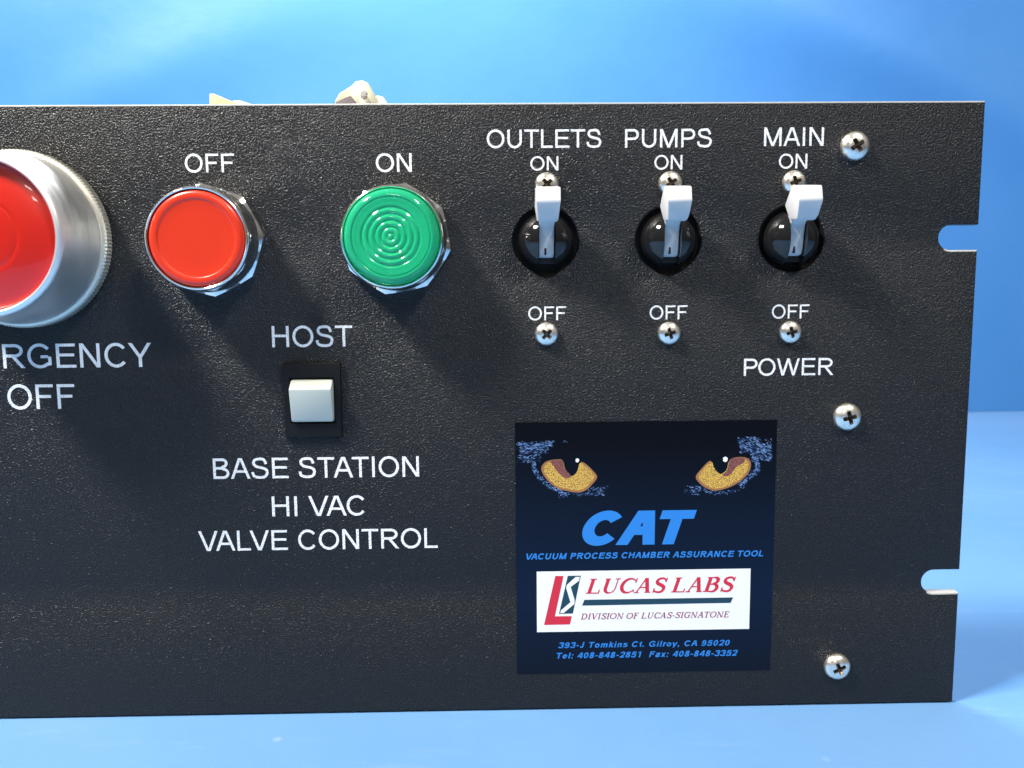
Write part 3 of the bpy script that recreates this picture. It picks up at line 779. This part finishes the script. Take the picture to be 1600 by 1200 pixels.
# ------------------------------------------------------------------ rocker switch under HOST
HS = (-190.2, 0, H(-82.4))
def ring_prism(mb, ow, oh, iw, ih, y0, y1, dz=0):
    plate([[(-ow, -oh), (ow, -oh), (ow, oh), (-ow, oh)], [(-iw, -ih+dz), (-iw, ih+dz), (iw, ih+dz), (iw, -ih+dz)]], y1-y0, 0.25, mb, 0, 0)
    mb.V = [(a, b+y0, c_) for a, b, c_ in mb.V]
mb = MB(); ring_prism(mb, 8.1, 10.7, 6.3, 6.6, -1.3, 0.05)
sw = mb.build('rocker_switch', M['black'], HS, root, 30); tag(sw, 'black rectangular rocker switch with a white key, under HOST')
mb = MB(); mb.prism([(-6.3, -6.6), (6.3, -6.6), (6.3, 6.6), (-6.3, 6.6)], -0.08, -0.02)
mb.build('switch_well', M['hollow'], HS, sw, 30)
mb = MB()
prof_ = [(-6.0, -0.1), (-6.05, 2.4), (3.6, 4.6), (5.9, 1.6), (6.0, -0.1)]
V = []; n = len(prof_)
for s_ in (-1, 1):
    for z, o_ in prof_: V.append((s_*6.0, -o_, z))
F = [tuple(range(n)), tuple(range(2*n-1, n-1, -1))]+[(i, (i+1) % n, (i+1) % n+n, i+n) for i in range(n)]
mb.add(V, F); mb.build('rocker_key', M['ivory'], HS, sw, 40, bevel=0.7)

# ------------------------------------------------------------------ sticker
ST = (-94.3, 0, H(-127.75))
mb = MB(); mb.prism([(-38.1, -38.1), (38.1, -38.1), (38.1, 38.1), (-38.1, 38.1)], -0.12, -0.01)
st = mb.build('sticker', M['sticker'], ST, root, 30); tag(st, 'square black sticker printed with two amber eyes and blue lettering')
YS = -0.12
def Z6(x, y): return plate_xz(790+x/3.636, 640+y/3.636)
def Z7(x, y): return plate_xz(790+x/3.636, 850+y/3.636)
def flat(name, polys, material, y, parent=st, label=None, kind=None):
    V = []; F = []
    for i, pts in enumerate(polys):
        b = len(V); V += [(a-ST[0], y-0.0004*(i % 6), c_-ST[2]) for a, c_ in pts]
        F += [tuple(b+k2 for k2 in t) for t in poly_tris(pts)]
    F = face_out(V, F)
    o = link(name, mk(name, V, F), material, ST, parent)
    if label: tag(o, label)
    if kind: o['kind'] = kind
    return o
words('CAT', SW(.275), 909.6, 1087.8, (851.2, 850.6), (798, 797.4), st, M['print_blue'], y=YS, slant=.27, label='large blue slanted word CAT', track=-.05)
b9 = SW(.20)
words('VACUUM PROCESS CHAMBER ASSURANCE TOOL', b9, 822.5, 1192, (873.6, 869.6), (864.2, 860.2), st, M['print_blue'], y=YS, slant=.22, track=.03, label='blue slogan line under CAT')
words('393-J Tomkins Ct. Gilroy, CA 95020', b9, 872.5, 1140, (1011.6, 1009), (1002.8, 1000.2), st, M['print_blue'], y=YS, slant=.22, track=.07, label='blue address line')
words('Tel: 408-848-2851  Fax: 408-848-3352', b9, 869.7, 1152.5, (1028.4, 1024.6), (1019.4, 1015.6), st, M['print_blue'], y=YS, slant=.22, track=.05, label='blue telephone line')
# white panel of the sticker
xa, za = plate_xz(839, 987); xb, zb = plate_xz(1170.3, 982.8); _, zc = plate_xz(838.5, 893); _, zd = plate_xz(1171, 887.9)
z0 = (za+zb)/2; z1 = (zc+zd)/2
wb = flat('white_field', [[(xa, z0), (xb, z0), (xb, z1), (xa, z1)]], M['print_white'], YS-0.03, label='white printed rectangle with red company name')
YW = YS-0.05
SK = (plate_xz(1171, 888)[1]-plate_xz(838.5, 893)[1])/(plate_xz(1171, 888)[0]-plate_xz(838.5, 893)[0])  # print runs very slightly uphill
def lv(pts):                      # level the measured outline
    return [(x, z-SK*(x-ST[0])) for x, z in pts]
flat('emblem_letter', [lv([Z7(*q) for q in ((282, 181), (329, 181), (280, 410), (376, 409), (366, 456), (218, 459))])], M['print_red'], YW, label='red slanted letter L of the emblem')
flat('emblem_block', [lv([Z7(*q) for q in ((353, 180), (427, 179), (382, 394), (303, 396))])], M['print_teal'], YW, label='dark slanted block of the emblem')
flat('emblem_bolt', [lv([Z7(*q) for q in ((398, 186), (421, 186), (417, 208), (370, 243), (392, 318), (390, 340), (330, 391), (310, 391), (314, 376), (368, 330), (344, 250), (347, 232))])], M['print_white'], YW-0.01, label='white zigzag S on the emblem block')
flat('emblem_bar', [lv([Z7(*q) for q in ((447, 316), (1292, 302), (1277, 333), (434, 349))])], M['print_teal'], YW, label='dark bar under the company name')
words('LUCAS LABS', lambda c_: serif(c_, .21, .07), 914.8, 1149.5, (927.6, 923.6), (904.4, 900.4), st, M['print_red'], y=YW, slant=.30, track=.0, label='red slanted company name')
words('DIVISION OF LUCAS-SIGNATONE', lambda c_: serif(c_, .17, .085), 907.2, 1139.5, (967.4, 964.2), (958.2, 955), st, M['print_maroon'], y=YW, slant=.25, track=.04, label='thin maroon line under the bar')
# eyes
def smooth_poly(pts, n=4):
    P_ = pts+pts[:3]; out = []
    for i in range(1, len(P_)-2):
        p0, p1, p2, p3 = P_[i-1], P_[i], P_[i+1], P_[i+2]
        for k2 in range(n):
            t = k2/n
            out.append(tuple(0.5*((2*p1[j])+(-p0[j]+p2[j])*t+(2*p0[j]-5*p1[j]+4*p2[j]-p3[j])*t*t+(-p0[j]+3*p1[j]-3*p2[j]+p3[j])*t**3) for j in (0, 1)))
    return out
eyeL = [(204, 325), (228, 296), (272, 284), (322, 286), (334, 330), (374, 380), (410, 350), (426, 300), (452, 306), (492, 342), (520, 382), (492, 424), (455, 458), (410, 470), (352, 462), (292, 446), (240, 404), (208, 358)]
eyeR = [(1080, 380), (1108, 340), (1160, 290), (1176, 322), (1196, 352), (1222, 368), (1256, 340), (1270, 290), (1300, 272), (1356, 270), (1388, 290), (1392, 328), (1372, 368), (1326, 412), (1262, 444), (1190, 460), (1136, 444), (1096, 412)]
for e_, rose, lab in ((eyeL, [(258, 292), (322, 288), (334, 332), (372, 378), (338, 388), (296, 352), (272, 320)], 'left amber eye on the sticker'),
                      (eyeR, [(1272, 288), (1302, 274), (1354, 274), (1352, 300), (1310, 326), (1268, 374), (1232, 372), (1258, 342)], 'right amber eye on the sticker')):
    o = flat('eye_print', [[Z6(*q) for q in smooth_poly(e_)]], M['amber_rim'], YS-0.018, label=lab)
    ex = sum(q[0] for q in e_)/len(e_); ey = sum(q[1] for q in e_)/len(e_)
    flat('iris_print', [[Z6(q[0]+(ex-q[0])*.09, q[1]+(ey-q[1])*.09-(2 if q[1] > ey else 0)) for q in smooth_poly(e_)]], M['amber'], YS-0.024)
    flat('eye_shade_print', [[Z6(*q) for q in smooth_poly(rose)]], M['rose'], YS-0.035, label='rose shade beside the pupil of the '+lab.split(' on ')[0])
for cx_, cy_, r_, lab in ((407, 288, 10, 'left'), (1247, 282, 13, 'right')):
    flat('eye_glint_print', [[Z6(cx_+r_*math.cos(t*.52)*(1+.2*math.sin(3*t)), cy_+r_*math.sin(t*.52)*1.2) for t in range(12)]], M['print_white'], YS-0.04, label='white glint in the %s eye' % lab)
def dabs(regions, seed):
    R_ = random.Random(seed); out = []
    for (x0, y0, x1, y1, n, ang, spread, ln) in regions:
        for _ in range(n):
            u, v_ = R_.random(), R_.random()
            x = x0+(x1-x0)*u; y = y0+(y1-y0)*v_
            a = math.radians(ang+R_.gauss(0, spread)); l_ = ln*R_.uniform(.35, 1); t = R_.uniform(.7, 1.7)
            dx, dy = math.cos(a)*l_/2, math.sin(a)*l_/2; nx_, ny_ = -math.sin(a)*t, math.cos(a)*t
            out.append([Z6(x-dx-nx_*.4, y-dy-ny_*.4), Z6(x-nx_, y-ny_), Z6(x+dx, y+dy), Z6(x+nx_, y+ny_)])
    return out
def arcdabs(pts, n, jit, ln, seed):
    R_ = random.Random(seed); out = []; c_ = cat(pts, 8)
    for _ in range(n):
        i = R_.randrange(len(c_)-1); x, y = c_[i]; a = math.atan2(c_[i+1][1]-y, c_[i+1][0]-x)+R_.gauss(0, .4)
        x += R_.gauss(0, jit); y += R_.gauss(0, jit); l_ = ln*R_.uniform(.4, 1); t = R_.uniform(.7, 1.7)
        dx, dy = math.cos(a)*l_/2, math.sin(a)*l_/2; nx_, ny_ = -math.sin(a)*t, math.cos(a)*t
        out.append([Z6(x-dx, y-dy), Z6(x-nx_, y-ny_), Z6(x+dx, y+dy), Z6(x+nx_, y+ny_)])
    return out
def fur(k, s0):
    q = dabs([(75, 182, 262, 210, int(70*k), 5, 14, 26), (85, 205, 240, 250, int(80*k), -12, 14, 26), (80, 250, 200, 300, int(50*k), -25, 16, 22), (200, 175, 275, 205, int(20*k), 30, 20, 18),
              (60, 180, 130, 300, int(20*k), -40, 25, 12), (1320, 155, 1450, 200, int(60*k), 18, 14, 26), (1330, 195, 1505, 245, int(110*k), 22, 12, 30), (1390, 240, 1512, 290, int(60*k), 28, 12, 26),
              (1470, 160, 1512, 290, int(24*k), 35, 20, 14), (470, 440, 560, 488, int(46*k), -8, 25, 16), (555, 430, 580, 460, int(5*k), -40, 20, 10), (1042, 430, 1108, 484, int(44*k), 20, 30, 16),
              (300, 470, 350, 500, int(20*k), 20, 40, 12), (1010, 430, 1045, 470, int(6*k), 10, 40, 10), (325, 175, 350, 190, int(5*k), -20, 30, 10)], s0)
    q += arcdabs([(165, 300), (165, 345), (200, 395), (250, 435), (300, 460), (345, 482)], int(130*k), 7, 18, s0+1)
    q += arcdabs([(1405, 275), (1430, 310), (1420, 350), (1370, 395), (1330, 430)], int(150*k), 9, 18, s0+2)
    q += arcdabs([(1100, 440), (1160, 468), (1230, 472), (1320, 455)], int(60*k), 6, 12, s0+3)
    q += arcdabs([(350, 470), (420, 482), (480, 470)], int(30*k), 6, 12, s0+4)
    return q
flat('fur_print', fur(1.5, 11), M['fur_dark'], YS-0.012, kind='stuff')
flat('fur_highlight_print', fur(.7, 51), M['fur_light'], YS-0.015, kind='stuff')

# ------------------------------------------------------------------ parts standing up behind the plate
def rotbox(mb, cx, cz, hw, hh, ang, y0, y1, mi=0):
    a = math.radians(ang); ca, sa = math.cos(a), math.sin(a)
    mb.prism([(cx+u*ca-v_*sa, cz+u*sa+v_*ca) for u, v_ in ((-hw, -hh), (hw, -hh), (hw, hh), (-hw, hh))], y0, y1, mi)
def behind(px, py, y):
    x, z = plate_xz(px, py, -y); return x, z
# contact block behind the red button: cream flap with a pale one beside it
yb = 26
A0 = behind(327, 146, yb); A1 = behind(333, 146, yb); A2 = behind(372, 162, yb); A3 = behind(372, 200, yb); A4 = behind(327, 200, yb)
cb = (A0[0], yb, A0[1]-9)
mb = MB(); mb.prism([(x-cb[0], z-cb[2]) for x, z in (A4, A3, A2, A1, A0)], 0, 7)
cbl = mb.build('contact_block', M['cream'], cb, root, 30, bevel=0.3); tag(cbl, 'cream contact block edge showing above the plate over the red button')
B0 = behind(346, 156, yb+3); B1 = behind(358, 151.5, yb+3); B2 = behind(368, 151.5, yb+3); B3 = behind(402, 163, yb+3); B4 = behind(402, 200, yb+3); B5 = behind(346, 200, yb+3)
mb = MB(); mb.prism([(x-cb[0], z-cb[2]) for x, z in (B5, B4, B3, B2, B1, B0)], 7.6, 16)
mb.build('block_cover', M['clear'], cb, cbl, 30, bevel=0.4)
mb = MB(); mb.prism([(-8, -46), (14, -46), (14, -6), (-8, -6)], -22, 14)
mb.build('block_body', M['grey'], cb, cbl, 30, bevel=0.5)
# terminal behind the green lamp: bent metal lug, grey barrier and pale stub
yb = 24
def poly_behind(pts, y, ref): return [(behind(px, py, y)[0]-ref[0], behind(px, py, y)[1]-ref[2]) for px, py in pts]
tr = behind(565, 150, yb); tr = (tr[0], yb, tr[1])
mb = MB()
mb.prism(poly_behind([(524, 200), (596, 200), (588, 152), (575, 129), (566, 125), (556, 127), (549, 134), (530, 146), (523, 158)], yb+2, tr), 2, 9)
lug = mb.build('terminal_lug', M['brass'], tr, root, 30, bevel=0.3); tag(lug, 'bent pale metal terminal showing above the plate over the green lamp')
mb = MB(); mb.prism(poly_behind([(526, 200), (560, 200), (560, 164), (549, 151), (541, 154), (526, 161)], yb, tr), -1.5, 1.6)
mb.build('terminal_barrier', M['grey'], tr, lug, 30, bevel=0.2)
mb = MB(); mb.prism(poly_behind([(553, 200), (574, 200), (581, 160), (570, 141), (560, 142), (551, 150)], yb, tr), -0.4, 1.8)
mb.build('clamp_plate', M['brass'], tr, lug, 30, bevel=0.35)
sxy = behind(569, 148, yb)
mb = MB(); mb.lathe([(0.0, 1.5), (0.9, 1.5), (1.1, 1.2), (1.15, 0.3)], 24, cx=sxy[0]-tr[0], cz=sxy[1]-tr[2])
mb.build('clamp_screw', M['zinc'], tr, lug, 40)
mb = MB(); mb.prism(poly_behind([(580, 200), (612, 200), (606, 162), (600, 153), (590, 150), (582, 156)], yb+4, tr), 2.5, 8)
mb.build('terminal_stub', M['clear'], tr, lug, 40, bevel=0.5)
mb = MB(); mb.prism([(-9, -56), (11, -56), (11, -9), (-9, -9)], -20, 12)
mb.build('terminal_body', M['grey'], tr, lug, 30, bevel=0.5)
